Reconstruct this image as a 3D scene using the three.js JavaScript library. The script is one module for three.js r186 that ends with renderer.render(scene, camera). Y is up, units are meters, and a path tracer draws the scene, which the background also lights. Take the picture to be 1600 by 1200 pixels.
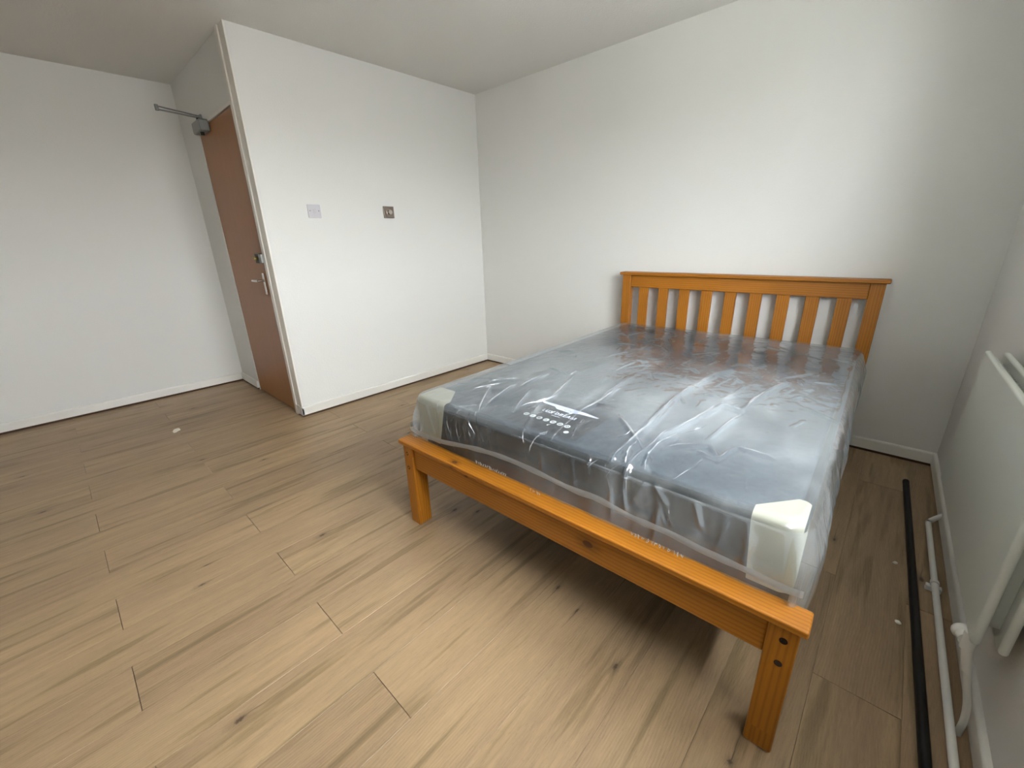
import * as THREE from 'three';
import { RoundedBoxGeometry } from 'three/addons/geometries/RoundedBoxGeometry.js';
import { mergeGeometries, mergeVertices } from 'three/addons/utils/BufferGeometryUtils.js';
import { RectAreaLightUniformsLib } from 'three/addons/lights/RectAreaLightUniformsLib.js';

// ---------------------------------------------------------------- camera, sky, exposure
const scene = new THREE.Scene();
const renderer = new THREE.WebGLRenderer({ antialias: true });
renderer.toneMapping = THREE.LinearToneMapping;
renderer.toneMappingExposure = 4.9;
renderer.shadowMap.enabled = true;

const camera = new THREE.PerspectiveCamera(2 * Math.atan(600 / 652.88) * 180 / Math.PI, 4 / 3, 0.02, 200);
camera.position.set(0.3781, 1.2189, 2.9722);
camera.rotation.order = 'YXZ';
camera.rotation.set(-0.3346, 0.7505, -0.0284);
scene.add(camera);

// thin bright overcast, a little brighter overhead than at the horizon
const SKY = 9.0;
{
  const w = 64, h = 32, data = new Float32Array(w * h * 4);
  for (let j = 0; j < h; j++) {
    const elevation = ((j + 0.5) / h - 0.5) * Math.PI;
    const L = SKY * (0.65 + 0.35 * Math.max(0, Math.sin(elevation)));
    for (let i = 0; i < w; i++) data.set([L * 0.955, L * 1.0, L * 1.03, 1], (j * w + i) * 4);
  }
  const sky = new THREE.DataTexture(data, w, h, THREE.RGBAFormat, THREE.FloatType);
  sky.mapping = THREE.EquirectangularReflectionMapping;
  sky.magFilter = THREE.LinearFilter;
  sky.needsUpdate = true;
  scene.background = sky;
}

// ---------------------------------------------------------------- measurements (metres)
const H = 2.4215, XS = -2.74, XL = -4.1464, ZD = 1.9172, XW = 0.69, ZF = 4.3;
const TURN = 0.0288;                                   // the window wall and the bed stand a little askew to the head wall
const BED = new THREE.Vector3(-0.4154, 0, 0.0656);
const WIN = { s0: 1.28, s1: 2.72, y0: 1.04, y1: 2.1 };

// skylight scattered in by the window, the size of its opening
RectAreaLightUniformsLib.init();
{
  const w = WIN.s1 - WIN.s0 - 0.12, h = WIN.y1 - WIN.y0 - 0.12, s = (WIN.s0 + WIN.s1) / 2, y = (WIN.y0 + WIN.y1) / 2;
  const light = new THREE.RectAreaLight(new THREE.Color(0.955, 1.0, 1.03), 2.2, w, h);
  const at = (x) => new THREE.Vector3(XW + Math.cos(TURN) * x + Math.sin(TURN) * s, y, -Math.sin(TURN) * x + Math.cos(TURN) * s);
  light.position.copy(at(0.215)); light.lookAt(at(-3));
  scene.add(light);
}

// ---------------------------------------------------------------- helpers
let seed = 7;
const rnd = () => { seed = (seed * 1664525 + 1013904223) >>> 0; return seed / 4294967296; };
const clamp = (x, a = 0, b = 1) => Math.min(b, Math.max(a, x));
const smooth = (a, b, x) => { const t = clamp((x - a) / (b - a)); return t * t * (3 - 2 * t); };
const lerp = (a, b, t) => a + (b - a) * t;
const PERM = new Float32Array(65536);
for (let i = 0; i < 65536; i++) PERM[i] = rnd();
function noise(x, y) {
  const xi = Math.floor(x), yi = Math.floor(y), fx = x - xi, fy = y - yi;
  const u = fx * fx * (3 - 2 * fx), v = fy * fy * (3 - 2 * fy);
  const a = ((yi & 255) << 8), b = (((yi + 1) & 255) << 8), c = xi & 255, d = (xi + 1) & 255;
  return (PERM[a | c] * (1 - u) + PERM[a | d] * u) * (1 - v) + (PERM[b | c] * (1 - u) + PERM[b | d] * u) * v;
}
const fbm = (x, y, n = 4) => { let s = 0, a = 0.5, t = 0; for (let i = 0; i < n; i++) { s += a * noise(x, y); t += a; a *= 0.5; x = x * 2.03 + 17.1; y = y * 2.03 + 5.7; } return s / t; };

const taken = new Map();
function numbered(name) { const n = taken.get(name) || 0; taken.set(name, n + 1); return n ? `${name}_${String(n).padStart(3, '0')}` : name; }
function shadows(o) { o.castShadow = true; o.receiveShadow = true; return o; }
function mesh(name, geometry, material, parent = scene) {
  const m = shadows(new THREE.Mesh(Array.isArray(geometry) ? merge(geometry) : geometry, material));
  m.name = parent === scene ? numbered(name) : name;
  parent.add(m);
  return m;
}
function group(name, position = [0, 0, 0], turn = 0, parent = scene) {
  const g = new THREE.Group(); g.name = parent === scene ? numbered(name) : name;
  g.position.set(...position); g.rotation.y = turn; parent.add(g); return g;
}
function tag(o, label, category, groupName) { o.userData.label = label; o.userData.category = category; if (groupName) o.userData.group = groupName; return o; }
function structure(o, label, category) { o.userData.kind = 'structure'; if (label) { o.userData.label = label; o.userData.category = category; } return o; }
function merge(list) {
  return mergeGeometries(list.map((g) => { const q = g.index ? g.toNonIndexed() : g; for (const k of Object.keys(q.attributes)) if (!['position', 'normal', 'uv'].includes(k)) q.deleteAttribute(k); return q; }));
}
// box from two corners, edges rounded by r
function box(x0, x1, y0, y1, z0, z1, r = 0) {
  const w = x1 - x0, h = y1 - y0, d = z1 - z0;
  const g = r > 0 ? new RoundedBoxGeometry(w, h, d, 2, Math.min(r, w / 2.01, h / 2.01, d / 2.01)) : new THREE.BoxGeometry(w, h, d);
  g.translate((x0 + x1) / 2, (y0 + y1) / 2, (z0 + z1) / 2);
  return metric(g);
}
// uv in metres; grain = the axis that u follows
function metric(g, grain = null, shift = [0, 0]) {
  const p = g.attributes.position, n = g.attributes.normal, uv = new Float32Array(p.count * 2);
  for (let i = 0; i < p.count; i++) {
    const P = [p.getX(i), p.getY(i), p.getZ(i)], N = [Math.abs(n.getX(i)), Math.abs(n.getY(i)), Math.abs(n.getZ(i))];
    const a = N[0] >= N[1] && N[0] >= N[2] ? 0 : N[1] >= N[2] ? 1 : 2;
    let [c, d] = [0, 1, 2].filter((k) => k !== a);
    if (grain !== null && d === grain) [c, d] = [d, c];
    if (grain === null && a === 0) [c, d] = [2, 1];
    uv[2 * i] = P[c] + shift[0]; uv[2 * i + 1] = P[d] + shift[1];
  }
  g.setAttribute('uv', new THREE.BufferAttribute(uv, 2));
  return g;
}
function cyl(r, a, b, seg = 20, r2 = r) {
  const A = new THREE.Vector3(...a), B = new THREE.Vector3(...b), L = A.distanceTo(B);
  const g = new THREE.CylinderGeometry(r2, r, L, seg);
  g.applyQuaternion(new THREE.Quaternion().setFromUnitVectors(new THREE.Vector3(0, 1, 0), B.clone().sub(A).normalize()));
  g.translate((A.x + B.x) / 2, (A.y + B.y) / 2, (A.z + B.z) / 2);
  return g;
}
const tube = (pts, r, n = 40, seg = 12, tension = 0.5) => new THREE.TubeGeometry(new THREE.CatmullRomCurve3(pts.map((p) => new THREE.Vector3(...p)), false, 'catmullrom', tension), n, r, seg);
function texture(w, h, fn, { srgb = true, size = null } = {}) {
  const data = new Uint8Array(w * h * 4);
  for (let j = 0; j < h; j++) for (let i = 0; i < w; i++) {
    const c = fn((i + 0.5) / w, (j + 0.5) / h), k = (j * w + i) * 4;
    data[k] = clamp(c[0]) * 255; data[k + 1] = clamp(c[1]) * 255; data[k + 2] = clamp(c[2]) * 255; data[k + 3] = 255;
  }
  const t = new THREE.DataTexture(data, w, h, THREE.RGBAFormat);
  t.magFilter = THREE.LinearFilter; t.minFilter = THREE.LinearFilter; t.wrapS = t.wrapT = THREE.RepeatWrapping;
  if (srgb) t.colorSpace = THREE.SRGBColorSpace;
  if (size) t.repeat.set(1 / size[0], 1 / size[1]);
  t.needsUpdate = true;
  return t;
}
const std = (o) => new THREE.MeshStandardMaterial(o);
const phys = (o) => new THREE.MeshPhysicalMaterial(o);

// ---------------------------------------------------------------- materials
const wallBump = texture(512, 512, (x, y) => {                     // roller-stippled emulsion, tiles every 0.6 m
  const k = 0.5 + 0.5 * (fbm(x * 96, y * 96, 3) - 0.5) * 1.6; return [k, k, k];
}, { srgb: false, size: [0.6, 0.6] });
const M = {
  wall: std({ color: 0xdddcd8, roughness: 0.62, bumpMap: wallBump, bumpScale: 0.0006 }),
  ceiling: std({ color: 0xdcdad6, roughness: 0.85, bumpMap: wallBump, bumpScale: 0.0014 }),
  gloss: phys({ color: 0xe4e2dc, roughness: 0.3, clearcoat: 0.3, clearcoatRoughness: 0.2 }),
  frame: phys({ color: 0xe4dfd6, roughness: 0.35, clearcoat: 0.25, clearcoatRoughness: 0.25 }),
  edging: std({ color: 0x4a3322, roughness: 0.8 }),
  underlay: std({ color: 0x2a2018, roughness: 0.9 }),
  white: phys({ color: 0xe2e1dc, roughness: 0.32 }),
  switchPlate: phys({ color: 0xc6c3c8, roughness: 0.4 }),
  screw: std({ color: 0x6d6a6a, roughness: 0.4, metalness: 0.8 }),
  radiator: phys({ color: 0xd2d4cc, roughness: 0.38, clearcoat: 0.2, clearcoatRoughness: 0.3 }),
  satinMetal: std({ color: 0x8d8177, roughness: 0.36, metalness: 0.85 }),
  knobMetal: std({ color: 0xc9c1ba, roughness: 0.25, metalness: 0.9 }),
  chrome: std({ color: 0xd9d2ca, roughness: 0.25, metalness: 0.9 }),
  closer: std({ color: 0x8e8f8c, roughness: 0.45, metalness: 0.6 }),
  darkMetal: std({ color: 0x2f2a20, roughness: 0.4, metalness: 0.7 }),
  brass: std({ color: 0x9a8a55, roughness: 0.35, metalness: 0.85 }),
  black: std({ color: 0x0b0a0a, roughness: 0.45 }),
  card: std({ color: 0xb0a68e, roughness: 0.85 }),
  hole: std({ color: 0x2a1206, roughness: 0.8 }),
  plaster: std({ color: 0xefeade, roughness: 0.9 }),
  ground: std({ color: 0xb4b4aa, roughness: 0.95 }),
  glass: phys({ color: 0xffffff, transmission: 1, roughness: 0, thickness: 0, ior: 1.5 }),
};
M.door = phys({ color: 0xffffff, roughness: 0.42, clearcoat: 0.15, clearcoatRoughness: 0.35,
  map: texture(256, 512, (x, y) => { const k = 0.96 + 0.05 * (fbm(x * 30, y * 5, 3) - 0.5) + 0.03 * (noise(x * 140, y * 60) - 0.5); return [0.645 * k, 0.425 * k, 0.21 * k]; }, { size: [0.8, 2.05] }) });
M.lipping = std({ color: 0xa98874, roughness: 0.5 });

// honey-varnished pine; size in metres, knots as [x, y, rx, ry]
function pine(seedX, size, knots = [], w = 1024, h = 96) {
  return texture(w, h, (tx, ty) => {
    const x = tx * size[0], y = ty * size[1];
    let yy = y + 0.010 * (noise(x * 2.2 + seedX, y * 14) - 0.5) + 0.004 * (noise(x * 7 + seedX, y * 30) - 0.5), core = 0, halo = 0;
    for (const [kx, ky, rx, ry] of knots) {
      const dx = (x - kx) / rx, dy = (y - ky) / ry, r = Math.hypot(dx, dy);
      core = Math.max(core, 1 - smooth(0.75, 1.05, r)); halo = Math.max(halo, 1 - smooth(0.9, 3.2, r));
      yy += Math.sign(dy || 1) * ry * 0.8 * Math.exp(-dx * dx / 6 - Math.abs(dy) / 2);
    }
    const ring = 0.5 + 0.5 * Math.sin(yy * 2 * Math.PI / 0.0125 + 3 * noise(x * 1.1 + seedX * 3, yy * 25));
    const late = Math.pow(ring, 3), fibre = noise(x * 60 + seedX, y * 1800) - 0.5, tone = fbm(x * 1.7 + seedX, y * 9, 3) - 0.5;
    const k = 1 - 0.12 * late + 0.05 * fibre + 0.16 * tone - 0.16 * halo;
    const c = [0.645 * k, 0.405 * k - 0.015 * late, 0.085 * k - 0.01 * late];
    return [lerp(c[0], 0.30, core * 0.85), lerp(c[1], 0.14, core * 0.85), lerp(c[2], 0.05, core * 0.85)];
  }, { size });
}
const varnish = (map) => phys({ map, roughness: 0.5, specularIntensity: 0.8, clearcoat: 0.08, clearcoatRoughness: 0.3 });
const pineA = varnish(pine(3.1, [1.5, 0.12])), pineB = varnish(pine(9.7, [1.5, 0.12])), pineC = varnish(pine(23.4, [1.5, 0.12], [[0.66, 0.045, 0.012, 0.009]]));
const pineSet = [pineA, pineB, pineC];

// ---------------------------------------------------------------- floor: oak-look laminate planks
const PW = 0.1945, PL = 1.345, X0 = 0.410;                         // a side joint runs at x = 0.410
{
  const floor = mesh('floor', box(XL - 0.1, XW + 0.25, -0.12, -0.012, -0.1, ZF + 0.1), M.underlay);
  structure(floor, 'beige oak-look laminate floor laid in long planks', 'floor');
  const variants = [];
  for (let k = 0; k < 12; k++) {
    const s = k * 13.7, tone = 0.06 * (rnd() - 0.5), knots = [];
    for (let i = 0, n = Math.floor(rnd() * 2.6); i < n; i++) knots.push([rnd() * PL, 0.02 + rnd() * (PW - 0.04), 0.007 + rnd() * 0.012, 0.003 + rnd() * 0.005, rnd() < 0.45 ? 0.05 + rnd() * 0.12 : 0]);
    const arch = rnd() * PW, archX = rnd() * PL;
    variants.push(std({ roughness: 0.46, map: texture(1400, 208, (tx, ty) => {
      const x = tx * PL, y = ty * PW;
      let yy = y, dark = 0, halo = 0;
      for (const [kx, ky, rx, ry, crack] of knots) {
        const dx = (x - kx) / rx, dy = (y - ky) / ry, r = Math.hypot(dx, dy) + 0.5 * (noise(x * 300, y * 300 + s) - 0.5);
        dark = Math.max(dark, 0.8 * (1 - smooth(0.35, 1.15, r))); halo = Math.max(halo, 1 - smooth(0.6, 3.4, r));
        yy += Math.sign(dy || 1) * ry * 1.4 * Math.exp(-dx * dx / 7 - Math.abs(dy) / 3);
        if (crack) { const line = ky + 0.006 * (noise(x * 30 + s, 3) - 0.5); if (x > kx && x < kx + crack) dark = Math.max(dark, 0.75 * (1 - smooth(0.0004, 0.0013, Math.abs(y - line))) * (1 - (x - kx) / crack)); }
      }
      const bow = (x - archX) / 0.5, rings = 0.5 + 0.5 * Math.sin((yy - arch - 0.035 * bow * bow + 0.012 * noise(x * 5 + s, y * 20)) * 2 * Math.PI / 0.0075);
      const grain = fbm(x * 5 + s, yy * 70, 4) - 0.5, fibre = noise(x * 45 + s, yy * 900) - 0.5, pore = noise(x * 90 + s, yy * 1500);
      const streak = smooth(0.56, 0.80, fbm(x * 2.6 + s * 1.7, yy * 38 + 9, 3)), broad = fbm(x * 0.9 + s * 2.3, yy * 11, 2) - 0.5;
      let k2 = 1 + 0.6 * tone + 0.13 * grain + 0.09 * fibre - 0.16 * streak + 0.10 * broad - 0.05 * rings * smooth(1.6, 0.2, Math.abs(bow)) - (pore > 0.86 ? 0.06 : 0) - 0.13 * halo;
      const warm = 0.5 + broad;
      const c = [0.638 * k2, (0.530 + 0.010 * warm) * k2, (0.412 - 0.02 * streak) * k2];
      return [lerp(c[0], 0.27, dark), lerp(c[1], 0.20, dark), lerp(c[2], 0.14, dark)];
    }) }));
  }
  function plank(x0, x1, z0, z1, u0, u1, v0, v1, flip) {               // a bevelled board, grain along z
    const e = 0.0009, t = 0.008, b = 0.0007;
    const P = [[x0, -t, z0], [x1, -t, z0], [x1, -t, z1], [x0, -t, z1], [x0, -b, z0], [x1, -b, z0], [x1, -b, z1], [x0, -b, z1], [x0 + e, 0, z0 + e], [x1 - e, 0, z0 + e], [x1 - e, 0, z1 - e], [x0 + e, 0, z1 - e]];
    const quads = [[8, 11, 10, 9], [4, 8, 9, 5], [5, 9, 10, 6], [6, 10, 11, 7], [7, 11, 8, 4], [0, 4, 5, 1], [1, 5, 6, 2], [2, 6, 7, 3], [3, 7, 4, 0]];
    const pos = [], uv = [];
    for (const q of quads) for (const i of [q[0], q[1], q[2], q[0], q[2], q[3]]) {
      const [x, y, z] = P[i]; pos.push(x, y, z);
      let a = lerp(u0, u1, (z - z0) / (z1 - z0)), c = lerp(v0, v1, (x - x0) / (x1 - x0));
      if (flip) { a = 1 - a; c = 1 - c; } uv.push(a, c);
    }
    const g = new THREE.BufferGeometry();
    g.setAttribute('position', new THREE.Float32BufferAttribute(pos, 3)); g.setAttribute('uv', new THREE.Float32BufferAttribute(uv, 2)); g.computeVertexNormals();
    return g;
  }
  const full = [plank(0.0002, PW - 0.0002, 0.0008, PL - 0.0008, 0, 1, 0, 1, false), plank(0.0002, PW - 0.0002, 0.0008, PL - 0.0008, 0, 1, 0, 1, true)];
  const zEnd = ZF + 0.02, xEnd = XW + 0.2;
  let last = -1;
  for (let i = -24; i <= 2; i++) {
    const x0 = X0 + i * PW, x1 = x0 + PW;
    if (x1 < XL - 0.03 || x0 > xEnd) continue;
    const start = ((Math.abs(i) % 2) ? 1.265 : 1.755) - 2 * PL;
    for (let z = start; z < zEnd; z += PL) {
      if (z + PL < 0.0) continue;
      let v; do v = Math.floor(rnd() * 12); while (v === last); last = v;
      const flip = rnd() < 0.5;
      const zz0 = Math.max(z, -0.03), zz1 = Math.min(z + PL, zEnd);
      const m = zz0 === z && zz1 === z + PL
        ? mesh('plank', full[flip ? 1 : 0], variants[v], floor)
        : mesh('plank', plank(0.0002, PW - 0.0002, zz0 - z + 0.0008, zz1 - z - 0.0008, (zz0 - z) / PL, (zz1 - z) / PL, 0, 1, flip), variants[v], floor);
      m.position.set(x0, 0, z);
    }
  }
}

// ---------------------------------------------------------------- shell
structure(mesh('ceiling', box(XL - 0.2, XW + 0.6, H, H + 0.12, -0.2, ZF + 0.2), M.ceiling), 'plain matt off-white ceiling', 'ceiling');
structure(mesh('wall_back', box(XS - 0.1, XW + 0.4, -0.1, H + 0.05, -0.15, 0), M.wall), 'white painted wall behind the bed headboard', 'wall');
structure(mesh('wall_inner', box(XS - 0.1, XS, -0.1, H + 0.05, -0.1, ZD), M.wall), 'white painted wall carrying the light switch and dimmer', 'wall');
structure(mesh('wall_left', box(XL - 0.12, XL, -0.1, H + 0.05, ZD - 0.15, ZF + 0.15), M.wall), 'plain white wall on the left beyond the door', 'wall');
structure(mesh('wall_front', box(XL - 0.12, XW + 0.6, -0.1, H + 0.05, ZF, ZF + 0.15), M.wall), 'plain white wall behind the viewer', 'wall');
const DOOR = { x0: -3.700, x1: -2.893, top: 2.045 };
{
  structure(mesh('wall_door', [box(XL - 0.1, DOOR.x0 - 0.004, -0.1, H + 0.05, ZD - 0.06, ZD), box(DOOR.x0 - 0.004, XS - 0.1, DOOR.top + 0.004, H + 0.05, ZD - 0.06, ZD), box(XL - 0.1, XS - 0.1, -0.1, H + 0.05, ZD - 0.14, ZD - 0.06)], M.wall), 'white wall around and above the brown door', 'wall');
}
// the window wall and all that belongs to it stand in their own axes: -x into the room, z along the wall
const wallPlace = [XW, 0, 0];
{
  const s = new THREE.Shape([[-0.25, -0.1], [ZF + 0.3, -0.1], [ZF + 0.3, H + 0.05], [-0.25, H + 0.05]].map((p) => new THREE.Vector2(...p)));
  s.holes.push(new THREE.Path([[WIN.s0, WIN.y0], [WIN.s0, WIN.y1], [WIN.s1, WIN.y1], [WIN.s1, WIN.y0]].map((p) => new THREE.Vector2(...p))));
  const g = new THREE.ExtrudeGeometry(s, { depth: 0.24, bevelEnabled: false });
  g.applyMatrix4(new THREE.Matrix4().makeBasis(new THREE.Vector3(0, 0, 1), new THREE.Vector3(0, 1, 0), new THREE.Vector3(-1, 0, 0))); g.translate(0.24, 0, 0);
  const w = mesh('wall_right', metric(g), M.wall);
  w.position.set(...wallPlace); w.rotation.y = TURN;
  structure(w, 'white outer wall with the radiator under its window', 'wall');
  // window: white frame, two casements
  const win = structure(group('window_1', wallPlace, TURN), 'white framed double casement window above the radiator', 'window');
  const { s0, s1, y0, y1 } = WIN, mid = (s0 + s1) / 2, xa = 0.13, xb = 0.19;
  const fr = mesh('frame', [box(xa, xb, y0, y0 + 0.055, s0, s1, 0.006), box(xa, xb, y1 - 0.055, y1, s0, s1, 0.006), box(xa, xb, y0, y1, s0, s0 + 0.055, 0.006), box(xa, xb, y0, y1, s1 - 0.055, s1, 0.006)], M.white, win);
  mesh('mullion', box(xa, xb, y0 + 0.05, y1 - 0.05, mid - 0.03, mid + 0.03, 0.006), M.white, win);
  for (const [a, b] of [[s0 + 0.055, mid - 0.03], [mid + 0.03, s1 - 0.055]]) {
    const c = mesh('casement', [box(xa - 0.012, xb - 0.02, y0 + 0.055, y0 + 0.1, a, b, 0.005), box(xa - 0.012, xb - 0.02, y1 - 0.1, y1 - 0.055, a, b, 0.005), box(xa - 0.012, xb - 0.02, y0 + 0.055, y1 - 0.055, a, a + 0.045, 0.005), box(xa - 0.012, xb - 0.02, y0 + 0.055, y1 - 0.055, b - 0.045, b, 0.005)], M.white, win);
    const pane = new THREE.PlaneGeometry(b - a - 0.08, y1 - y0 - 0.19); pane.rotateY(Math.PI / 2); pane.translate(0.15, (y0 + y1) / 2, (a + b) / 2);
    mesh('pane', pane, M.glass, c);
  }
  mesh('handle', [box(xa - 0.03, xa - 0.012, 1.45, 1.51, mid - 0.075, mid - 0.05, 0.004), box(xa - 0.045, xa - 0.03, 1.47, 1.6, mid - 0.072, mid - 0.053, 0.004)], M.white, win);
  mesh('sill', box(-0.018, 0.135, y0 - 0.022, y0, s0 - 0.02, s1 + 0.02, 0.006), M.white, win);
  void fr;
}
structure(mesh('ground', box(-30, 40, -3.4, -3.2, -30, 30), M.ground), 'ground outside the window', 'ground');
{ // the terrace across the street, which hides the lowest strip of sky
  const gable = new THREE.Shape([[13, -3.2], [20, -3.2], [20, 0.4], [16.5, 1.9], [13, 0.4]].map((p) => new THREE.Vector2(...p)));
  const g = new THREE.ExtrudeGeometry(gable, { depth: 50, bevelEnabled: false }); g.translate(0, 0, -24);
  structure(mesh('terrace_outside', metric(g), std({ color: 0x77726a, roughness: 0.9 })), 'grey terrace across the street outside', 'building');
}

// ---------------------------------------------------------------- skirting, on a recessed brown edging
function skirting(name, length, place, turn, label, height = 0.062) {
  // profile in (x outwards, y up), run along z
  const y0 = 0.016, p = new THREE.Shape();
  p.moveTo(0, y0); p.lineTo(0.014, y0); p.lineTo(0.014, y0 + height - 0.01); p.quadraticCurveTo(0.013, y0 + height, 0.006, y0 + height); p.lineTo(0, y0 + height); p.closePath();
  const g = new THREE.ExtrudeGeometry(p, { depth: length, bevelEnabled: false, curveSegments: 5 });
  const m = mesh(name, metric(g), M.gloss); m.position.set(...place); m.rotation.y = turn;
  structure(m, label, 'skirting board');
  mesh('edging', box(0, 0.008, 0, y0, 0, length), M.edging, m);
}
skirting('baseboard_inner', ZD + 0.014, [XS, 0, 0], 0, 'low white skirting board under the light switch wall');
skirting('baseboard_back', XW - XS, [XW, 0, 0], -Math.PI / 2, 'low white skirting board behind the bed');
skirting('baseboard_left', ZF - ZD, [XL, 0, ZD], 0, 'low white skirting board along the plain left wall');
skirting('baseboard_door', DOOR.x0 - 0.01 - XL, [DOOR.x0 - 0.01, 0, ZD], -Math.PI / 2, 'short white skirting board left of the brown door');
{ // window wall: profile turned so that it faces into the room
  const len = ZF + 0.1;
  skirting('baseboard_right', len, [XW + Math.sin(TURN) * len, 0, Math.cos(TURN) * len], Math.PI + TURN, 'low white skirting board behind the heating pipe');
}

// ---------------------------------------------------------------- door with its frame, lock, handle and closer
{
  const d = structure(group('door_1', [0, 0, 0]), 'brown flush door with white frame, lever handle and overhead closer', 'door');
  const { x0, x1, top } = DOOR, zf = ZD - 0.004;
  const leaf = mesh('leaf', box(x0, x1 - 0.014, 0.006, top - 0.004, zf - 0.04, zf, 0.002), M.door, d);
  metric(leaf.geometry, null, [-x0, 0]);
  mesh('lipping', box(x1 - 0.0145, x1 - 0.003, 0.006, top - 0.004, zf - 0.04, zf + 0.0005, 0.001), M.lipping, d);
  // storey-high post: stop, moulding and outer strip up to the ceiling
  mesh('door_post', [box(x1 + 0.006, x1 + 0.03, 0, H, ZD - 0.055, ZD + 0.006, 0.002), box(x1 + 0.03, -2.823, 0, H, ZD - 0.05, ZD + 0.018, 0.003)], M.frame, d);
  mesh('head_stop', box(x0, x1, top, top + 0.02, ZD - 0.05, ZD + 0.004, 0.002), M.frame, d);
  mesh('threshold_gap', box(x0, x1, 0, 0.005, ZD - 0.05, zf - 0.006), M.edging, d);
  // corner strip that covers the end of the partition
  mesh('corner_trim', box(-2.823, XS + 0.002, 0.08, H, ZD, ZD + 0.01, 0.003), M.frame, d);
  mesh('plinth_block', box(-2.823, XS + 0.014, 0.014, 0.08, ZD, ZD + 0.016, 0.002), M.gloss, d);
  // lever handle on its long plate
  const h = mesh('handle_plate', box(-2.998, -2.962, 0.886, 1.036, zf, zf + 0.009, 0.003), M.chrome, d);
  mesh('lever', [cyl(0.009, [-2.98, 0.985, zf + 0.006], [-2.98, 0.985, zf + 0.05]), tube([[-2.98, 0.985, zf + 0.046], [-3.005, 0.985, zf + 0.051], [-3.05, 0.984, zf + 0.051], [-3.09, 0.983, zf + 0.048]], 0.0085, 24)], M.chrome, h);
  // rim night latch with its staple on the post
  const l = mesh('night_latch', [box(-3.0, -2.905, 1.105, 1.168, zf, zf + 0.028, 0.004)], M.darkMetal, d);
  mesh('latch_knob', [cyl(0.016, [-2.965, 1.137, zf + 0.026], [-2.965, 1.137, zf + 0.04], 24), box(-2.985, -2.945, 1.131, 1.143, zf + 0.038, zf + 0.052, 0.003)], M.brass, l);
  mesh('latch_staple', box(-2.902, -2.858, 1.108, 1.165, ZD, ZD + 0.032, 0.004), M.closer, d);
  mesh('strike_plate', box(x1 + 0.004, x1 + 0.0065, 0.9, 0.96, ZD - 0.03, ZD + 0.0065), M.chrome, d);
  // overhead closer, its arm folded outwards from the door
  const cb = mesh('closer_body', box(-3.62, -3.42, 1.985, 2.06, zf, zf + 0.062, 0.012), M.closer, d);
  mesh('closer_spindle', [cyl(0.016, [-3.51, 2.055, zf + 0.034], [-3.51, 2.075, zf + 0.034], 20), cyl(0.012, [-3.48, 1.965, zf + 0.04], [-3.48, 1.99, zf + 0.04], 16)], M.darkMetal, cb);
  const flat = (a, b, w, t) => { const A = new THREE.Vector3(...a), B = new THREE.Vector3(...b), g = new RoundedBoxGeometry(w, t, A.distanceTo(B), 2, 0.002); g.applyQuaternion(new THREE.Quaternion().setFromUnitVectors(new THREE.Vector3(0, 0, 1), B.clone().sub(A).normalize())); g.translate((A.x + B.x) / 2, (A.y + B.y) / 2, (A.z + B.z) / 2); return g; };
  mesh('closer_arm', [flat([-3.51, 2.078, zf + 0.03], [-3.46, 2.082, zf + 0.275], 0.02, 0.007), cyl(0.011, [-3.46, 2.074, zf + 0.272], [-3.46, 2.108, zf + 0.272], 14)], M.closer, cb);
  mesh('closer_arm', [flat([-3.46, 2.1, zf + 0.275], [-3.56, 2.1, zf + 0.02], 0.016, 0.007), box(-3.58, -3.54, 2.06, 2.11, ZD - 0.001, ZD + 0.012, 0.003)], M.closer, cb);
}

// ---------------------------------------------------------------- switches on the inner wall
{
  const sw = tag(group('light_switch', [XS, 1.435, 1.589], 0), 'white plastic light switch plate on the wall nearer the door', 'light switch');
  mesh('plate', box(0, 0.009, -0.043, 0.043, -0.044, 0.044, 0.003), M.switchPlate, sw);
  const rocker = mesh('rocker', box(0.008, 0.0135, -0.014, 0.012, -0.008, 0.008, 0.002), M.switchPlate, sw); rocker.rotation.z = 0.12;
  for (const z of [-0.03, 0.03]) mesh('screw', cyl(0.0032, [0.008, 0.002, z], [0.0096, 0.002, z], 12), M.screw, sw);
  const dm = tag(group('dimmer_switch', [XS, 1.441, 1.003], 0), 'brushed metal dimmer switch with round silver knob on white wall', 'dimmer switch');
  mesh('plate', box(0, 0.012, -0.043, 0.043, -0.045, 0.045, 0.002), M.satinMetal, dm);
  mesh('knob', [cyl(0.021, [0.012, 0, 0], [0.016, 0, 0], 28), cyl(0.0185, [0.016, 0, 0], [0.034, 0, 0], 28, 0.0165)], M.knobMetal, dm);
}

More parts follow.
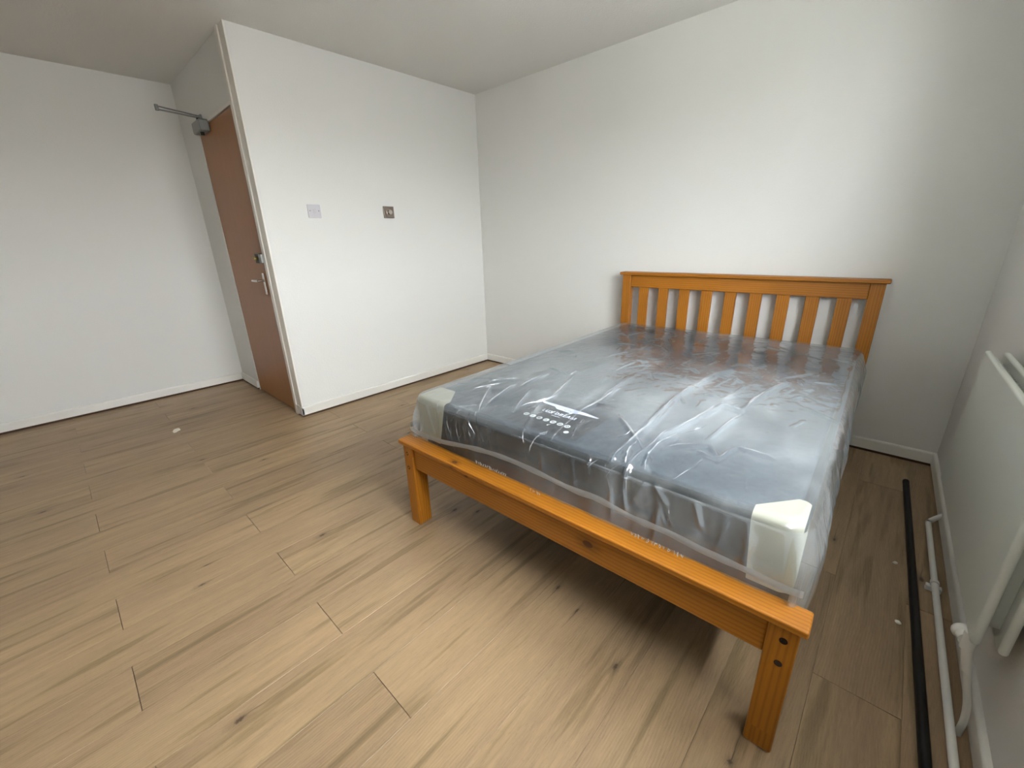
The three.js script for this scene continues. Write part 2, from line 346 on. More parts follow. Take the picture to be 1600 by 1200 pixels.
// ---------------------------------------------------------------- bed frame
const bedFrame = tag(group('bed_frame', BED.toArray(), TURN), 'honey-coloured pine double bed frame with slatted headboard', 'bed');
{
  const wood = (name, x0, x1, y0, y1, z0, z1, grain, m, r = 0.004) => {
    const g = box(x0, x1, y0, y1, z0, z1, r); metric(g, grain, [rnd() * 3, rnd() * 0.5]); return mesh(name, g, m, bedFrame);
  };
  for (const s of [-1, 1]) wood('headboard_post', s < 0 ? -0.727 : 0.664, s < 0 ? -0.664 : 0.727, 0, 0.952, -0.005, 0.045, 1, s < 0 ? pineA : pineB);
  wood('headboard_cap', -0.742, 0.742, 0.952, 0.972, -0.02, 0.066, 0, pineB, 0.005);
  wood('headboard_rail', -0.664, 0.664, 0.866, 0.952, 0.006, 0.034, 0, pineA);
  wood('headboard_rail', -0.664, 0.664, 0.33, 0.43, 0.006, 0.034, 0, pineB);
  for (let k = 0; k < 9; k++) { const c = -0.57 + 0.1425 * k; wood('headboard_slat', c - 0.033, c + 0.033, 0.43, 0.866, 0.012, 0.03, 1, k === 2 ? pineC : pineSet[(k * 2) % 2 ? 1 : k % 2], 0.003); }
  // foot end
  for (const s of [-1, 1]) {
    const leg = wood('leg', s < 0 ? -0.726 : 0.664, s < 0 ? -0.664 : 0.726, 0, 0.398, 1.955, 2.025, 1, s < 0 ? pineA : pineB, 0.006);
    for (const y of [0.288, 0.356]) {
      const x = s * 0.698; 
      mesh('bolt_hole', [cyl(0.0085, [x, y, 2.02], [x, y, 2.0256], 20)], M.hole, leg);
      mesh('bolt', [cyl(0.0045, [x, y, 2.02], [x, y, 2.0262], 12)], s < 0 ? pineB : M.darkMetal, leg);
    }
  }
  const capMap = pine(41.2, [1.5, 0.09], [[0.345, 0.052, 0.014, 0.008]]);
  const cap = box(-0.738, 0.738, 0.398, 0.418, 1.966, 2.038, 0.005); metric(cap, 0, [0.74, -1.966]); mesh('footboard_cap', cap, varnish(capMap), bedFrame);
  const railMap = pine(57.9, [1.5, 0.12], [[0.93, 0.056, 0.019, 0.012], [0.4, 0.09, 0.006, 0.004]]);
  const rail = box(-0.664, 0.664, 0.287, 0.398, 1.985, 2.014, 0.004); metric(rail, 0, [0.74, -0.287]); mesh('footboard_rail', rail, varnish(railMap), bedFrame);
  for (const s of [-1, 1]) wood('side_rail', s < 0 ? -0.66 : 0.636, s < 0 ? -0.636 : 0.66, 0.25, 0.36, 0.045, 1.96, 2, pineA);
  wood('centre_rail', -0.03, 0.03, 0.285, 0.325, 0.034, 1.985, 2, pineB);
  for (let k = 0; k < 13; k++) { const z = 0.12 + k * 0.143; wood('base_slat', -0.66, 0.66, 0.327, 0.343, z, z + 0.07, 0, pineA, 0.002); }
}

// ---------------------------------------------------------------- mattress, its corner cards and its plastic bag
// A rounded slab in bed axes: flat top grid, rounded rim, then sides. lift(U, V, drop, P, N) moves points.
const MATT = { w: 0.685, v0: 0.075, v1: 1.955, top: 0.603, bottom: 0.345 };
function slab({ w, v0, v1, top, bottom, rim, corner, nu, nv, nr, ns, close }, lift) {
  const pos = [], idx = [], cv = (v0 + v1) / 2, l = (v1 - v0) / 2, wi = w - rim, li = l - rim, rc = corner - rim;
  const plan = (u, v) => {                                         // square corners to round corners; returns place and outward direction
    const a = (Math.abs(u) - (wi - rc)) / rc, b = (Math.abs(v) - (li - rc)) / rc, su = Math.sign(u), sv = Math.sign(v);
    if (a > 0 && b > 0) { const n = Math.hypot(a, b), m = Math.max(a, b) / n; return [su * (wi - rc + a * m * rc), sv * (li - rc + b * m * rc), su * a / n, sv * b / n]; }
    return a > b ? [u, v, su, 0] : [u, v, 0, sv];
  };
  const put = (u, v, drop, x, y, z, n) => {
    const P = new THREE.Vector3(x, y, z); if (lift) lift(u, v, drop, P, n); pos.push(P.x, P.y, P.z + cv); return pos.length / 3 - 1;
  };
  const top0 = [], UP = new THREE.Vector3(0, 1, 0);
  for (let j = 0; j <= nv; j++) for (let i = 0; i <= nu; i++) {
    const u = lerp(-wi, wi, i / nu), v = lerp(-li, li, j / nv), [x, z] = plan(u, v);
    top0.push(put(x, z, 0, x, top, z, UP));
  }
  const at = (i, j) => top0[j * (nu + 1) + i];
  for (let j = 0; j < nv; j++) for (let i = 0; i < nu; i++) idx.push(at(i, j), at(i, j + 1), at(i + 1, j + 1), at(i, j), at(i + 1, j + 1), at(i + 1, j));
  let loop = [];
  for (let i = 0; i < nu; i++) loop.push([i, nv]);
  for (let j = nv; j > 0; j--) loop.push([nu, j]);
  for (let i = nu; i > 0; i--) loop.push([i, 0]);
  for (let j = 0; j < nv; j++) loop.push([0, j]);
  let previous = loop.map(([i, j]) => at(i, j));
  const rows = [];
  for (let k = 1; k <= nr; k++) { const f = k / nr * Math.PI / 2; rows.push([rim * Math.sin(f), top - rim * (1 - Math.cos(f)), rim * f, Math.cos(f)]); }
  for (let k = 1; k <= ns; k++) { const y = lerp(top - rim, bottom, k / ns); rows.push([rim, y, rim * Math.PI / 2 + (top - rim - y), 0]); }
  if (close) for (let k = 1; k <= nr; k++) { const f = k / nr * Math.PI / 2; rows.push([rim * Math.cos(f), bottom - rim * Math.sin(f), 9, -Math.sin(f)]); }
  for (const [out, y, drop, ny] of rows) {
    const here = loop.map(([i, j]) => {
      const [x, z, ex, ez] = plan(lerp(-wi, wi, i / nu), lerp(-li, li, j / nv)), s = Math.sqrt(Math.max(0, 1 - ny * ny));
      return put(x + ex * drop * (drop < 5 ? 1 : 0), z + ez * drop * (drop < 5 ? 1 : 0), drop, x + ex * out, y, z + ez * out, new THREE.Vector3(ex * s, ny, ez * s));
    });
    for (let i = 0; i < loop.length; i++) { const k = (i + 1) % loop.length; idx.push(previous[i], here[i], here[k], previous[i], here[k], previous[k]); }
    previous = here;
  }
  if (close) { const c = pos.length / 3; pos.push(0, bottom - rim, cv); for (let i = 0; i < loop.length; i++) idx.push(previous[i], c, previous[(i + 1) % loop.length]); }
  const g = new THREE.BufferGeometry();
  g.setAttribute('position', new THREE.Float32BufferAttribute(pos, 3)); g.setIndex(idx); g.computeVertexNormals();
  const uv = new Float32Array(pos.length / 3 * 2);
  for (let i = 0; i < pos.length / 3; i++) { const s = Math.abs(pos[3 * i + 1] - top) > 0.02; uv[2 * i] = pos[3 * i]; uv[2 * i + 1] = s ? pos[3 * i + 1] + pos[3 * i + 2] : pos[3 * i + 2]; }
  g.setAttribute('uv', new THREE.BufferAttribute(uv, 2));
  return g;
}
const TUFTS = [[-0.011, 1.572], [-0.089, 0.942], [-0.023, 0.407]];
const cv0 = (MATT.v0 + MATT.v1) / 2;
const dimple = (u, v) => { let d = 0; for (const [a, b] of TUFTS) { const r2 = (u - a) ** 2 + (v - b) ** 2; d -= 0.009 * Math.exp(-r2 / 0.006); } return d; };
const swell = (u, v) => 0.006 * (fbm(u * 3 + 5, v * 3 + 8, 2) - 0.5) + dimple(u, v);
const fabricTop = texture(512, 512, (x, y) => {
  const k = 1 + 0.30 * (fbm(x * 90, y * 90, 3) - 0.5) + 0.18 * (noise(x * 256, y * 256) - 0.5) + 0.14 * (fbm(x * 8, y * 8, 3) - 0.5); return [0.225 * k, 0.25 * k, 0.275 * k];
}, { size: [0.5, 0.5] });
const fabricSide = texture(256, 256, (x, y) => { const k = 1 + 0.4 * (noise(x * 128, y * 128) - 0.5) + 0.2 * (fbm(x * 9, y * 9) - 0.5); return [0.09 * k, 0.09 * k, 0.09 * k]; }, { size: [0.25, 0.25] });
const weave = texture(256, 256, (x, y) => { const k = 0.5 + 0.5 * Math.sin(x * 2 * Math.PI * 64) * Math.sin(y * 2 * Math.PI * 64) * 0.6 + 0.4 * (noise(x * 128, y * 128) - 0.5); return [k, k, k]; }, { srgb: false, size: [0.2, 0.2] });
const mattress = tag(group('mattress', BED.toArray(), TURN), 'charcoal fabric double mattress on the pine bed frame', 'mattress');
{
  // border: sides; top panel: grey knit, set just inside the piped edge
  const body = mesh('border', slab({ ...MATT, top: MATT.top - 0.004, rim: 0.025, corner: 0.07, nu: 60, nv: 84, nr: 6, ns: 8, close: true },
    (u, v, drop, P) => { if (drop === 0) P.y += swell(u, v + cv0) - 0.004; }), std({ map: fabricSide, roughness: 0.9, bumpMap: weave, bumpScale: 0.0002 }), mattress);
  void body;
  const panel = mesh('top_panel', slab({ ...MATT, w: MATT.w - 0.012, v0: MATT.v0 + 0.012, v1: MATT.v1 - 0.012, bottom: MATT.top - 0.027, rim: 0.024, corner: 0.066, nu: 72, nv: 100, nr: 6, ns: 1, close: false },
    (u, v, drop, P, n) => { if (drop === 0) P.y += swell(u, v + cv0); else P.addScaledVector(n, 0.004 * n.y); }), phys({ map: fabricTop, roughness: 0.85, sheen: 0.3, sheenRoughness: 0.5, sheenColor: new THREE.Color(0.6, 0.65, 0.7), bumpMap: weave, bumpScale: 0.0004 }), mattress);
  void panel;
  // piping around the top edge
  {
    const pts = [], r = 0.07, W = MATT.w - 0.004, L0 = MATT.v0 + 0.004, L1 = MATT.v1 - 0.004;
    for (const [cx, cz, a0] of [[W - r, L1 - r, 0], [-W + r, L1 - r, 1], [-W + r, L0 + r, 2], [W - r, L0 + r, 3]]) for (let k = 0; k <= 6; k++) { const a = (a0 + k / 6) * Math.PI / 2; pts.push(new THREE.Vector3(cx + r * Math.cos(a), MATT.top - 0.026, cz + r * Math.sin(a))); }
    const g = new THREE.TubeGeometry(new THREE.CatmullRomCurve3(pts, true, 'catmullrom', 0.1), 260, 0.0045, 6, true);
    mesh('piping', g, std({ color: 0x232528, roughness: 0.8 }), mattress);
  }
  // sewn label
  const c = document.createElement('canvas'); c.width = 720; c.height = 520;
  const k = c.getContext('2d');
  k.fillStyle = '#14161b'; k.fillRect(0, 0, 720, 520);
  k.fillStyle = '#dcd9ea';
  k.beginPath(); k.moveTo(10, 34); k.lineTo(500, 40); k.lineTo(650, 66); k.lineTo(642, 86); k.lineTo(470, 92); k.lineTo(390, 128); k.lineTo(240, 116); k.lineTo(200, 84); k.lineTo(60, 72); k.closePath(); k.fill();
  k.strokeStyle = '#8c8aa0'; k.lineWidth = 5; k.beginPath(); k.moveTo(235, 96); k.quadraticCurveTo(300, 60, 320, 100); k.quadraticCurveTo(345, 60, 390, 104); k.stroke();
  k.fillStyle = '#e6e4ea'; k.font = 'bold 64px sans-serif'; k.textAlign = 'center'; k.fillText('LUX DREAM', 330, 222);
  k.fillRect(285, 246, 90, 7);
  for (let i = 0; i < 7; i++) {
    const x = 96 + i * 72, y = 352;
    k.fillStyle = '#d8d7d2'; k.beginPath(); k.arc(x, y, 27, 0, 7); k.fill();
    k.strokeStyle = '#22242a'; k.lineWidth = 5; k.beginPath();
    if (i === 0) { k.moveTo(x - 12, y); k.lineTo(x - 2, y + 10); k.lineTo(x + 14, y - 10); } else if (i === 1) { k.moveTo(x - 5, y - 13); k.lineTo(x + 5, y - 4); k.lineTo(x - 5, y + 4); k.lineTo(x + 5, y + 13); } else if (i === 2) { k.arc(x, y, 12, 0.4, 5.2); k.moveTo(x - 10, y); k.lineTo(x + 10, y); } else if (i === 3) { k.moveTo(x - 12, y + 5); k.lineTo(x + 12, y + 5); k.moveTo(x - 8, y - 5); k.lineTo(x + 8, y - 5); } else if (i === 4) { k.moveTo(x, y + 12); k.lineTo(x - 12, y - 3); k.lineTo(x, y - 8); k.lineTo(x + 12, y - 3); k.closePath(); } else if (i === 5) { k.ellipse(x, y, 13, 7, -0.6, 0, 7); } else { k.arc(x, y, 11, 0, 7); }
    k.stroke();
  }
  k.fillStyle = '#d8d7d2'; k.beginPath(); k.arc(580, 440, 22, 0, 7); k.fill();
  const t = new THREE.CanvasTexture(c); t.colorSpace = THREE.SRGBColorSpace;
  const g = new THREE.PlaneGeometry(0.30, 0.235, 16, 12); g.rotateX(-Math.PI / 2);
  const p = g.attributes.position;
  for (let i = 0; i < p.count; i++) { const u = p.getX(i) - 0.085, v = p.getZ(i) + 1.782; p.setXYZ(i, u, MATT.top + swell(u, v) + 0.0012, v); }
  g.computeVertexNormals();
  const label = mesh('label', g, std({ map: t, roughness: 0.6 }), mattress); label.userData.label = 'black label with white lettering LUX DREAM and round icons';
  // woven tufts
  for (const [a, b] of TUFTS) {
    const loops = [];
    for (let i = 0; i < 6; i++) { const o = (i - 2.5) * 0.006, q = (rnd() - 0.5) * 0.04, y = MATT.top + swell(a, b); loops.push(tube([[a - 0.042 + q, y + 0.001, b + o * 1.3], [a - 0.012, y + 0.006, b + o], [a + 0.014, y + 0.006, b + o * 0.8], [a + 0.044 + q, y + 0.001, b + o * 1.5]], 0.0019, 12, 5)); }
    mesh('tuft', loops, std({ color: 0x1d2230, roughness: 0.8 }), mattress);
  }
}
// cream corner cards, folded over the two foot corners
{
  const card = (side, wF, topV, slant, label) => {
    const o = tag(group('corner_card', BED.toArray(), TURN), label, 'corner card', 'cardboard corner guards');
    const e = 0.005, X = MATT.w + e, Z = MATT.v1 + e, Y = MATT.top + e, r = 0.03, R = 0.018, lo = 0.425, t = 0.0014;
    const sheet = (ni, nj, at) => {                                  // at(f, g, off) -> [u, y, v]; both faces of a thin card
      const pos = [], idx = [];
      for (const off of [0, t]) for (let j = 0; j <= nj; j++) for (let i = 0; i <= ni; i++) { const [u, y, v] = at(i / ni, j / nj, off); pos.push(side * u, y, v); }
      const N = (ni + 1) * (nj + 1), tri = (a, b, c, s) => ((side > 0) === (s === 1) ? idx.push(a, b, c) : idx.push(a, c, b));
      for (const s of [0, 1]) for (let j = 0; j < nj; j++) for (let i = 0; i < ni; i++) { const a = s * N + j * (ni + 1) + i, b = a + 1, c = a + ni + 1; tri(a, b, c + 1, s); tri(a, c + 1, c, s); }
      const g = new THREE.BufferGeometry(); g.setAttribute('position', new THREE.Float32BufferAttribute(pos, 3)); g.setIndex(idx); g.computeVertexNormals();
      return metric(g);
    };
    const straight = wF - r, arc = r * Math.PI / 2, back = 0.05, whole = straight + arc + back;
    mesh('side_flap', sheet(28, 6, (f, g, off) => {
      const q = f * whole, y = lerp(lo, Y - R, g), lean = slant * (1 - g) * (1 - f);
      if (q < straight) return [X - wF + q + lean, y, Z + off];
      if (q < straight + arc) { const a = (q - straight) / r; return [X - r + (r + off) * Math.sin(a), y, Z - r + (r + off) * Math.cos(a)]; }
      return [X + off, y, Z - r - (q - straight - arc)];
    }), M.card, o);
    mesh('top_flap', sheet(24, 20, (f, g, off) => {
      const u = lerp(X - wF, X - 0.004, 1 - (1 - f) ** 1.6), vb = u < X - r ? Z : Z - r + Math.sqrt(Math.max(0, r * r - (u - X + r) ** 2));
      const end = Z - lerp(0.035, topV, clamp((u - X + wF) / 0.075)), v = lerp(vb, Math.min(end, vb - 0.01), g ** 1.8);
      const dx = Math.max(u - (X - r), 0), dz = Math.max(v - (Z - r), 0), d = dx > 0 && dz > 0 ? r - Math.hypot(dx, dz) : r - Math.max(dx, dz);
      const k = d < R ? R - Math.sqrt(Math.max(0, R * R - (R - Math.max(0, d)) ** 2)) : 0;
      return [u, Y - k + off, v];
    }), M.card, o);
    return o;
  };
  card(1, 0.105, 0.122, 0.012, 'cream cardboard guard on the near foot corner beside the radiator');
  card(-1, 0.185, 0.13, 0.04, 'cream cardboard guard on the left foot corner of the mattress');
}
// the polythene bag
const RIDGES = [[[-0.334, 1.934], [-0.506, 1.679]], [[-0.359, 1.863], [-0.423, 1.607]], [[-0.384, 1.641], [-0.397, 1.378]], [[-0.232, 1.855], [-0.34, 1.608]], [[-0.235, 1.753], [-0.196, 1.672], [-0.297, 1.317]], [[-0.036, 1.578], [-0.072, 1.179]], [[-0.22, 1.877], [-0.327, 1.62]], [[-0.243, 1.809], [-0.188, 1.675], [-0.239, 1.514]], [[-0.081, 1.997], [-0.201, 1.727]], [[0.015, 1.964], [-0.026, 1.73], [-0.024, 1.578], [-0.042, 1.369]], [[0.056, 1.903], [0.007, 1.754]], [[0.225, 1.981], [0.221, 1.826], [0.214, 1.625], [0.188, 1.358], [0.211, 1.181]], [[0.276, 2.022], [0.277, 1.87], [0.282, 1.693], [0.333, 1.507]], [[0.073, 1.64], [0.273, 1.853]], [[0.264, 1.951], [0.242, 1.877], [0.233, 1.783]], [[0.321, 1.953], [0.3, 1.881], [0.296, 1.778], [0.321, 1.698]], [[0.218, 1.73], [0.194, 1.511], [0.195, 1.272], [0.222, 1.001], [0.272, 0.857]], [[0.277, 1.76], [0.319, 1.545], [0.351, 1.345], [0.419, 1.363], [0.444, 1.133], [0.496, 0.9]], [[0.389, 1.722], [0.426, 1.387]], [[0.317, 1.297], [0.418, 1.125]], [[0.317, 1.777], [0.41, 1.705], [0.447, 1.751]], [[0.391, 1.761], [0.452, 1.767], [0.478, 1.664], [0.586, 1.676]]];
const BIG = new Set([11, 12, 16, 17, 14, 15]);
const segs = [];
RIDGES.forEach((line, i) => { for (let k = 0; k + 1 < line.length; k++) segs.push([...line[k], ...line[k + 1], BIG.has(i) ? 0.013 : 0.008, BIG.has(i) ? 0.0095 : 0.0075, k === 0, k + 2 === line.length]); });
for (let i = 0; i < 70; i++) {                                     // short creases towards the head end and the sides
  const u = -0.62 + rnd() * 1.24, v = 0.12 + rnd() * 1.2, a = (rnd() - 0.5) * 1.3 + (rnd() < 0.4 ? 1.2 : 0), L = 0.05 + rnd() * 0.2;
  segs.push([u, v, u + Math.sin(a) * L, v + Math.cos(a) * L, 0.003 + rnd() * 0.004, 0.004 + rnd() * 0.004, true, true]);
}
for (let i = 0; i < 34; i++) {                                     // pulls running down the foot side
  const u = -0.64 + rnd() * 1.28, L = 0.08 + rnd() * 0.16, v = 1.95 + rnd() * 0.06;
  segs.push([u, v, u + (rnd() - 0.5) * 0.12, v + L, 0.003 + rnd() * 0.006, 0.004 + rnd() * 0.005, true, true]);
}
function creases(u, v) {
  let h = 0;
  for (const [a, b, c, d, amp, w, first, last] of segs) {
    if (u < Math.min(a, c) - 0.05 || u > Math.max(a, c) + 0.05 || v < Math.min(b, d) - 0.05 || v > Math.max(b, d) + 0.05) continue;
    const dx = c - a, dz = d - b, q = ((u - a) * dx + (v - b) * dz) / (dx * dx + dz * dz), t = clamp(q), dist = Math.hypot(u - a - dx * t, v - b - dz * t);
    const ends = (first ? smooth(0, 0.3, t) : 1) * (last ? smooth(1, 0.7, t) : 1);
    h = Math.max(h, amp * ends * Math.exp(-dist * dist / (w * w)));
  }
  return h;
}
const bag = tag(group('mattress_bag', BED.toArray(), TURN), 'crinkled clear polythene bag wrapped around the mattress', 'plastic bag');
// cloudy polythene: milky where it stands off the knit, clear where it clings, with drawn streaks
const cloud = texture(1024, 1408, (x, y) => {
  const u = (x - 0.5) * 1.6, v = y * 2.2, warp = 0.22 * (fbm(u * 3 + 7, v * 3 + 2, 3) - 0.5);
  const cling = smooth(1.56, 1.72, v + 1.6 * warp + 0.25 * (fbm(u * 9, v * 9 + 3, 3) - 0.5)), patch = smooth(0.24, 0.58, fbm(u * 2.6 + 31 + warp, v * 2.0 + 12 + warp, 4)) * (1 - 0.6 * cling), streak = fbm(u * 16 - v * 3 + 5, v * 4 + u * 2, 4), fine = noise(u * 260, v * 190);
  const haze = 0.022 + 0.15 * patch * (0.6 + 0.8 * streak) + 0.035 * smooth(0.55, 0.75, streak) + 0.02 * (fine - 0.5), k = 1 - haze;
  return [k, k, k];
}, { srgb: false, size: [1.6, 2.2] });
cloud.offset.set(0.5, 0);
const film = phys({ color: 0xe6edf2, transmission: 1, transmissionMap: cloud, roughness: 0.14, thickness: 0, ior: 1.66 });
const foldFilm = phys({ color: 0xeef1f4, transmission: 0.8, roughness: 0.16, thickness: 0, ior: 1.55, side: THREE.DoubleSide });
const seamFilm = phys({ color: 0xd8d9da, transmission: 0.78, roughness: 0.3, thickness: 0, ior: 1.5, side: THREE.DoubleSide });
{
  const base = { w: MATT.w + 0.022, v0: MATT.v0 - 0.012, v1: MATT.v1 + 0.02, top: MATT.top + 0.012, bottom: 0.385, rim: 0.032, corner: 0.07, nu: 400, nv: 420, nr: 10, ns: 34 };
  const c = (base.v0 + base.v1) / 2;
  const g = slab(base, (u, v0, drop, P, n) => {
    const v = v0 + c;
    let h = creases(u, v);
    if (drop === 0) {
      h += 0.007 * (fbm(u * 7 + 3, v * 5 + 1, 3) - 0.5) + 0.0035 * (fbm(u * 26 + 8, v * 16 + 4, 3) - 0.5) + 0.006 * smooth(0.6, 0.2, v) * (fbm(u * 9 + 40, v * 24, 3) - 0.5) + dimple(u, v) * 0.6;
      P.y += h;
    } else {
      const along = Math.abs(n.z) > Math.abs(n.x) ? P.x : P.z + 7, f = smooth(0, 0.08, drop);
      h += f * (0.013 * (fbm(along * 16, drop * 3 + 2, 3) - 0.5) + 0.006 * (fbm(along * 45, drop * 9, 2) - 0.5));
      const side = Math.abs(n.x) > 0.5 ? 1 : 0;
      h += side * 0.022 * smooth(0.03, 0.14, drop) * (0.5 + fbm(P.z * 5, 3.3, 2));                                // slack at the long sides
      h = Math.max(h, -0.008);
      P.addScaledVector(n, h);
      if (n.z > 0.5) P.z = Math.min(P.z, 0.99 - 0 + 0.02 * smooth(0.44, 0.5, P.y) - 0.0);
    }
  });
  mesh('film', g, film, bag);
  // standing pleats where the film is pinched double; place() unfolds the foot side behind the top
  const vf = base.v1 - base.rim, quarter = base.rim * Math.PI / 2;
  const place = (u, v, h) => {
    if (v <= vf) return [u, base.top + creases(u, v) * 0.85 + 0.0015 + h, v];
    const d = v - vf; if (d < quarter) { const a = d / base.rim, r = base.rim + h + 0.002; return [u, base.top - base.rim + r * Math.cos(a), vf + r * Math.sin(a)]; }
    return [u, base.top - base.rim - (d - quarter), base.v1 + 0.004 + h];
  };
  const pleat = (line, hi, key) => {
    const crv = new THREE.CatmullRomCurve3(line.map(([u, v]) => new THREE.Vector3(u, 0, v)), false, 'catmullrom', 0.4), m = 24 * (line.length - 1), pos = [], idx = [];
    for (let k = 0; k <= m; k++) {
      const p = crv.getPoint(k / m), t = crv.getTangent(k / m), taper = Math.sin(Math.PI * clamp(k / m * 1.02)) ** 0.6 || 0, wob = 0.3 + 1.1 * noise(k * 0.22, key * 3.1), lean = 2.2 * (noise(k * 0.12 + 9, key * 5.3) - 0.5);
      const h = hi * taper * wob, o = lean * h;
      pos.push(...place(p.x, p.z, 0), ...place(p.x + t.z * o * 0.5, p.z - t.x * o * 0.5, h * 0.6), ...place(p.x + t.z * o * 1.3, p.z - t.x * o * 1.3, h));
    }
    for (let k = 0; k < m; k++) for (let q = 0; q < 2; q++) { const a = k * 3 + q; idx.push(a, a + 3, a + 4, a, a + 4, a + 1); }
    const fg = new THREE.BufferGeometry(); fg.setAttribute('position', new THREE.Float32BufferAttribute(pos, 3)); fg.setIndex(idx); fg.computeVertexNormals();
    return fg;
  };
  RIDGES.forEach((line, i) => mesh('fold', pleat(line, BIG.has(i) ? 0.0068 : 0.0042, i), foldFilm, bag));
  for (let i = 0; i < 44; i++) {                                   // finer pulls fanning over the foot end and down its side
    const u = -0.6 + rnd() * 1.15, v = i < 24 ? 1.5 + rnd() * 0.42 : 1.93 + rnd() * 0.1, L = 0.06 + rnd() * 0.16, a = i < 24 ? 0.25 - u * 0.5 + (rnd() - 0.5) * 0.7 : (rnd() - 0.5) * 1.3;
    const w = (rnd() - 0.5) * 0.02, end = Math.min(v + L * Math.cos(a), vf + 0.2);
    mesh('fold', pleat([[u, v], [u - Math.sin(a) * L * 0.5 + w, (v + end) / 2], [u - Math.sin(a) * L, end]], 0.0012 + rnd() * 0.0026, 40 + i), foldFilm, bag);
  }
  // the welded hem that runs round the foot end
  const pts = [[-0.738, 0.462, 1.935], [-0.725, 0.463, 1.975], [-0.69, 0.464, 1.994], [-0.6, 0.462, 1.998], [-0.488, 0.468, 1.996], [-0.3, 0.498, 1.997], [-0.147, 0.512, 1.999], [-0.02, 0.508, 1.998], [0.066, 0.503, 2.0], [0.14, 0.497, 1.996], [0.2, 0.503, 1.999], [0.323, 0.488, 1.998], [0.42, 0.487, 1.997], [0.495, 0.480, 1.998], [0.611, 0.476, 1.998], [0.68, 0.466, 1.992], [0.712, 0.46, 1.98]].map((p) => new THREE.Vector3(...p));
  const curve = new THREE.CatmullRomCurve3(pts), n = 220, pos = [], idx = [];
  for (let i = 0; i <= n; i++) { const p = curve.getPoint(i / n), w = 0.010 + 0.003 * (noise(i * 0.2, 2) - 0.5), b = 0.003 * (noise(i * 0.35, 8) - 0.5); for (const [k, o] of [[-1, 0], [-0.3, 0.002], [0.4, 0.0015], [1, 0]]) pos.push(p.x, p.y + k * w + b, p.z + o + b); }
  for (let i = 0; i < n; i++) for (let k = 0; k < 3; k++) { const a = i * 4 + k; idx.push(a, a + 4, a + 5, a, a + 5, a + 1); }
  const sg = new THREE.BufferGeometry(); sg.setAttribute('position', new THREE.Float32BufferAttribute(pos, 3)); sg.setIndex(idx); sg.computeVertexNormals();
  mesh('welded_hem', sg, seamFilm, bag);
  // faint white print on the bag
  const printed = (u, y, len, many) => {
    const strokes = [];
    for (let i = 0; i < many; i++) {
      const x = u + (i / many - 0.5) * len + rnd() * 0.003, h = 0.003 + rnd() * 0.005, q = [];
      for (let k = 0; k < 5; k++) q.push([x + (rnd() - 0.3) * 0.008, y + h * Math.sin(k * 1.9 + rnd()), 2.0 + 0.0006]);
      strokes.push(tube(q, 0.0007, 12, 4));
    }
    mesh('print', strokes, std({ color: 0xb8b4b0, roughness: 0.7 }), bag);
  };
  printed(-0.22, 0.447, 0.15, 16); printed(-0.02, 0.432, 0.04, 5); printed(0.39, 0.438, 0.15, 13);
}

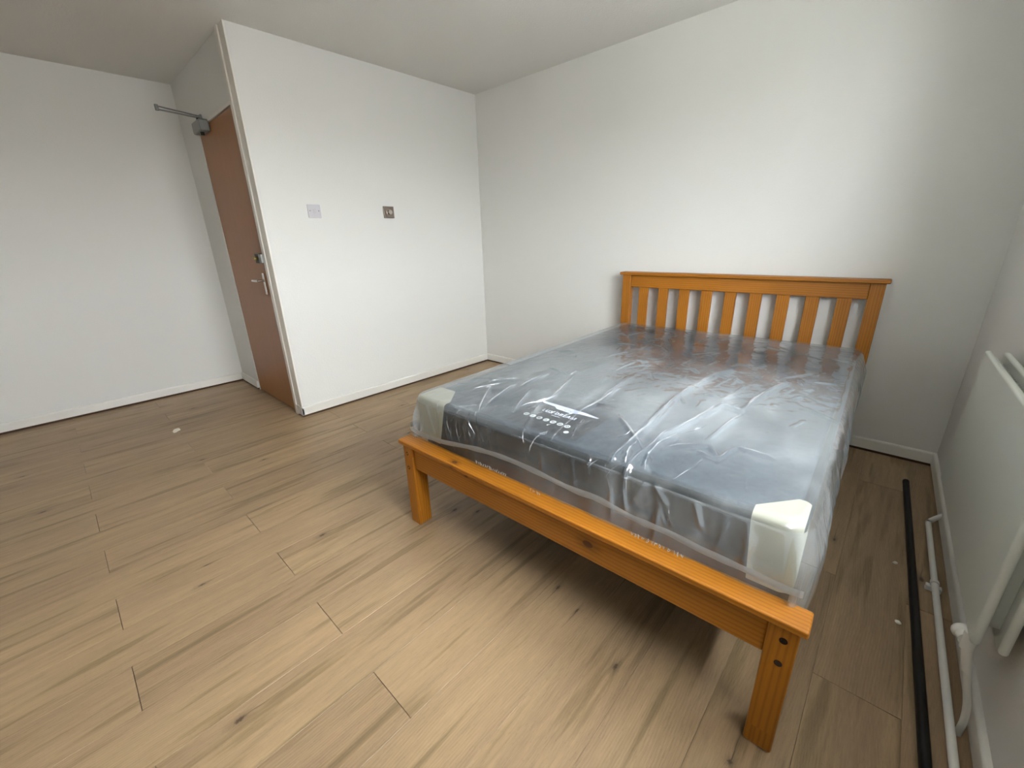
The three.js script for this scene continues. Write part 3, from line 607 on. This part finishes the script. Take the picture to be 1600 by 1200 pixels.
// ---------------------------------------------------------------- under the window: radiator, pipe, pole, crumbs
{
  const { s0, s1, y0, y1 } = { s0: 0.835, s1: 1.745, y0: 0.305, y1: 0.812 };
  const r = tag(group('radiator', wallPlace, TURN), 'white double panel radiator mounted on the window wall', 'radiator');
  const panel = (xa, xb) => {
    const g = box(xa, xb, y0, y1, s0, s1, 0.009);
    return [g, cyl(0.008, [(xa + xb) / 2, y0 + 0.012, s0 + 0.01], [(xa + xb) / 2, y0 + 0.012, s1 - 0.01], 10)];
  };
  mesh('front_panel', panel(-0.084, -0.066), M.radiator, r);
  mesh('rear_panel', panel(-0.04, -0.022), M.radiator, r);
  const fins = []; for (let k = 0; k < 40; k++) { const s = s0 + 0.04 + k * (s1 - s0 - 0.08) / 39; fins.push(box(-0.067, -0.039, y0 + 0.04, y1 - 0.03, s - 0.0006, s + 0.0006)); }
  const f = mesh('convector_fins', fins, M.radiator, r); f.userData.kind = 'stuff';
  for (const s of [s0 + 0.15, s1 - 0.15]) mesh('bracket', box(-0.03, 0.0, 0.4, 0.74, s - 0.015, s + 0.015, 0.002), M.white, r);
  const v = mesh('valve', [cyl(0.013, [-0.075, 0.262, 1.705], [-0.075, 0.31, 1.705], 16), cyl(0.0105, [-0.075, 0.27, 1.705], [-0.06, 0.2, 1.705], 14)], M.gloss, r);
  const capG = new THREE.SphereGeometry(0.021, 24, 16); capG.scale(1, 1, 0.8); capG.translate(-0.083, 0.283, 1.68);
  mesh('valve_cap', [capG, cyl(0.018, [-0.08, 0.283, 1.685], [-0.076, 0.283, 1.705], 20)], M.white, v);
  const pipe = tag(group('heating_pipe', wallPlace, TURN), 'thin white heating pipe running along the skirting under the radiator', 'pipe');
  mesh('run', tube([[-0.004, 0.055, 0.64], [-0.03, 0.045, 0.67], [-0.05, 0.034, 0.70], [-0.052, 0.032, 0.76], [-0.052, 0.032, 1.4], [-0.052, 0.032, 2.2], [-0.052, 0.032, 3.2]], 0.0095, 120, 14), M.gloss, pipe);
  mesh('riser', tube([[-0.06, 0.21, 1.705], [-0.05, 0.16, 1.705], [-0.036, 0.1, 1.705], [-0.03, 0.05, 1.705], [-0.03, 0.0, 1.705]], 0.0075, 40, 12), M.gloss, pipe);
  for (const s of [1.13, 2.3]) mesh('pipe_clip', [box(-0.072, -0.03, 0.0, 0.02, s - 0.01, s + 0.01, 0.003), cyl(0.0125, [-0.052, 0.032, s - 0.008], [-0.052, 0.032, s + 0.008], 16)], M.white, pipe);
  const pole = tag(mesh('metal_pole', [cyl(0.0125, [-0.114, 0.0125, 0.31], [-0.094, 0.0125, 2.15], 20), cyl(0.0128, [-0.114, 0.0128, 0.305], [-0.1139, 0.0128, 0.325], 20)], M.black), 'long black pole lying on the floor beside the pipe', 'pole');
  pole.position.set(...wallPlace); pole.rotation.y = TURN;
  const chip = (x, z, a, b, turn, label) => {
    const g = new THREE.IcosahedronGeometry(1, 2), p = g.attributes.position;
    for (let i = 0; i < p.count; i++) { const k = 0.75 + 0.5 * noise(p.getX(i) * 2 + x * 9 + 20, p.getZ(i) * 2 + 30); p.setXYZ(i, p.getX(i) * a * k, Math.max(-0.0015, p.getY(i) * 0.006), p.getZ(i) * b * k); }
    g.computeVertexNormals();
    const m = tag(mesh('plaster_chip', g, M.plaster), label, 'debris'); m.position.set(x, 0.0016, z); m.rotation.y = turn;
  };
  chip(0.57, 1.045, 0.008, 0.006, 0.4, 'white plaster crumb on the floor by the black pole, farther one');
  chip(0.587, 1.38, 0.009, 0.007, -0.5, 'white plaster crumb on the floor by the black pole, nearer one');
  chip(-3.211, 2.62, 0.022, 0.038, 1.1, 'pale flat scrap on the open floor near the door');
}
renderer.render(scene, camera);
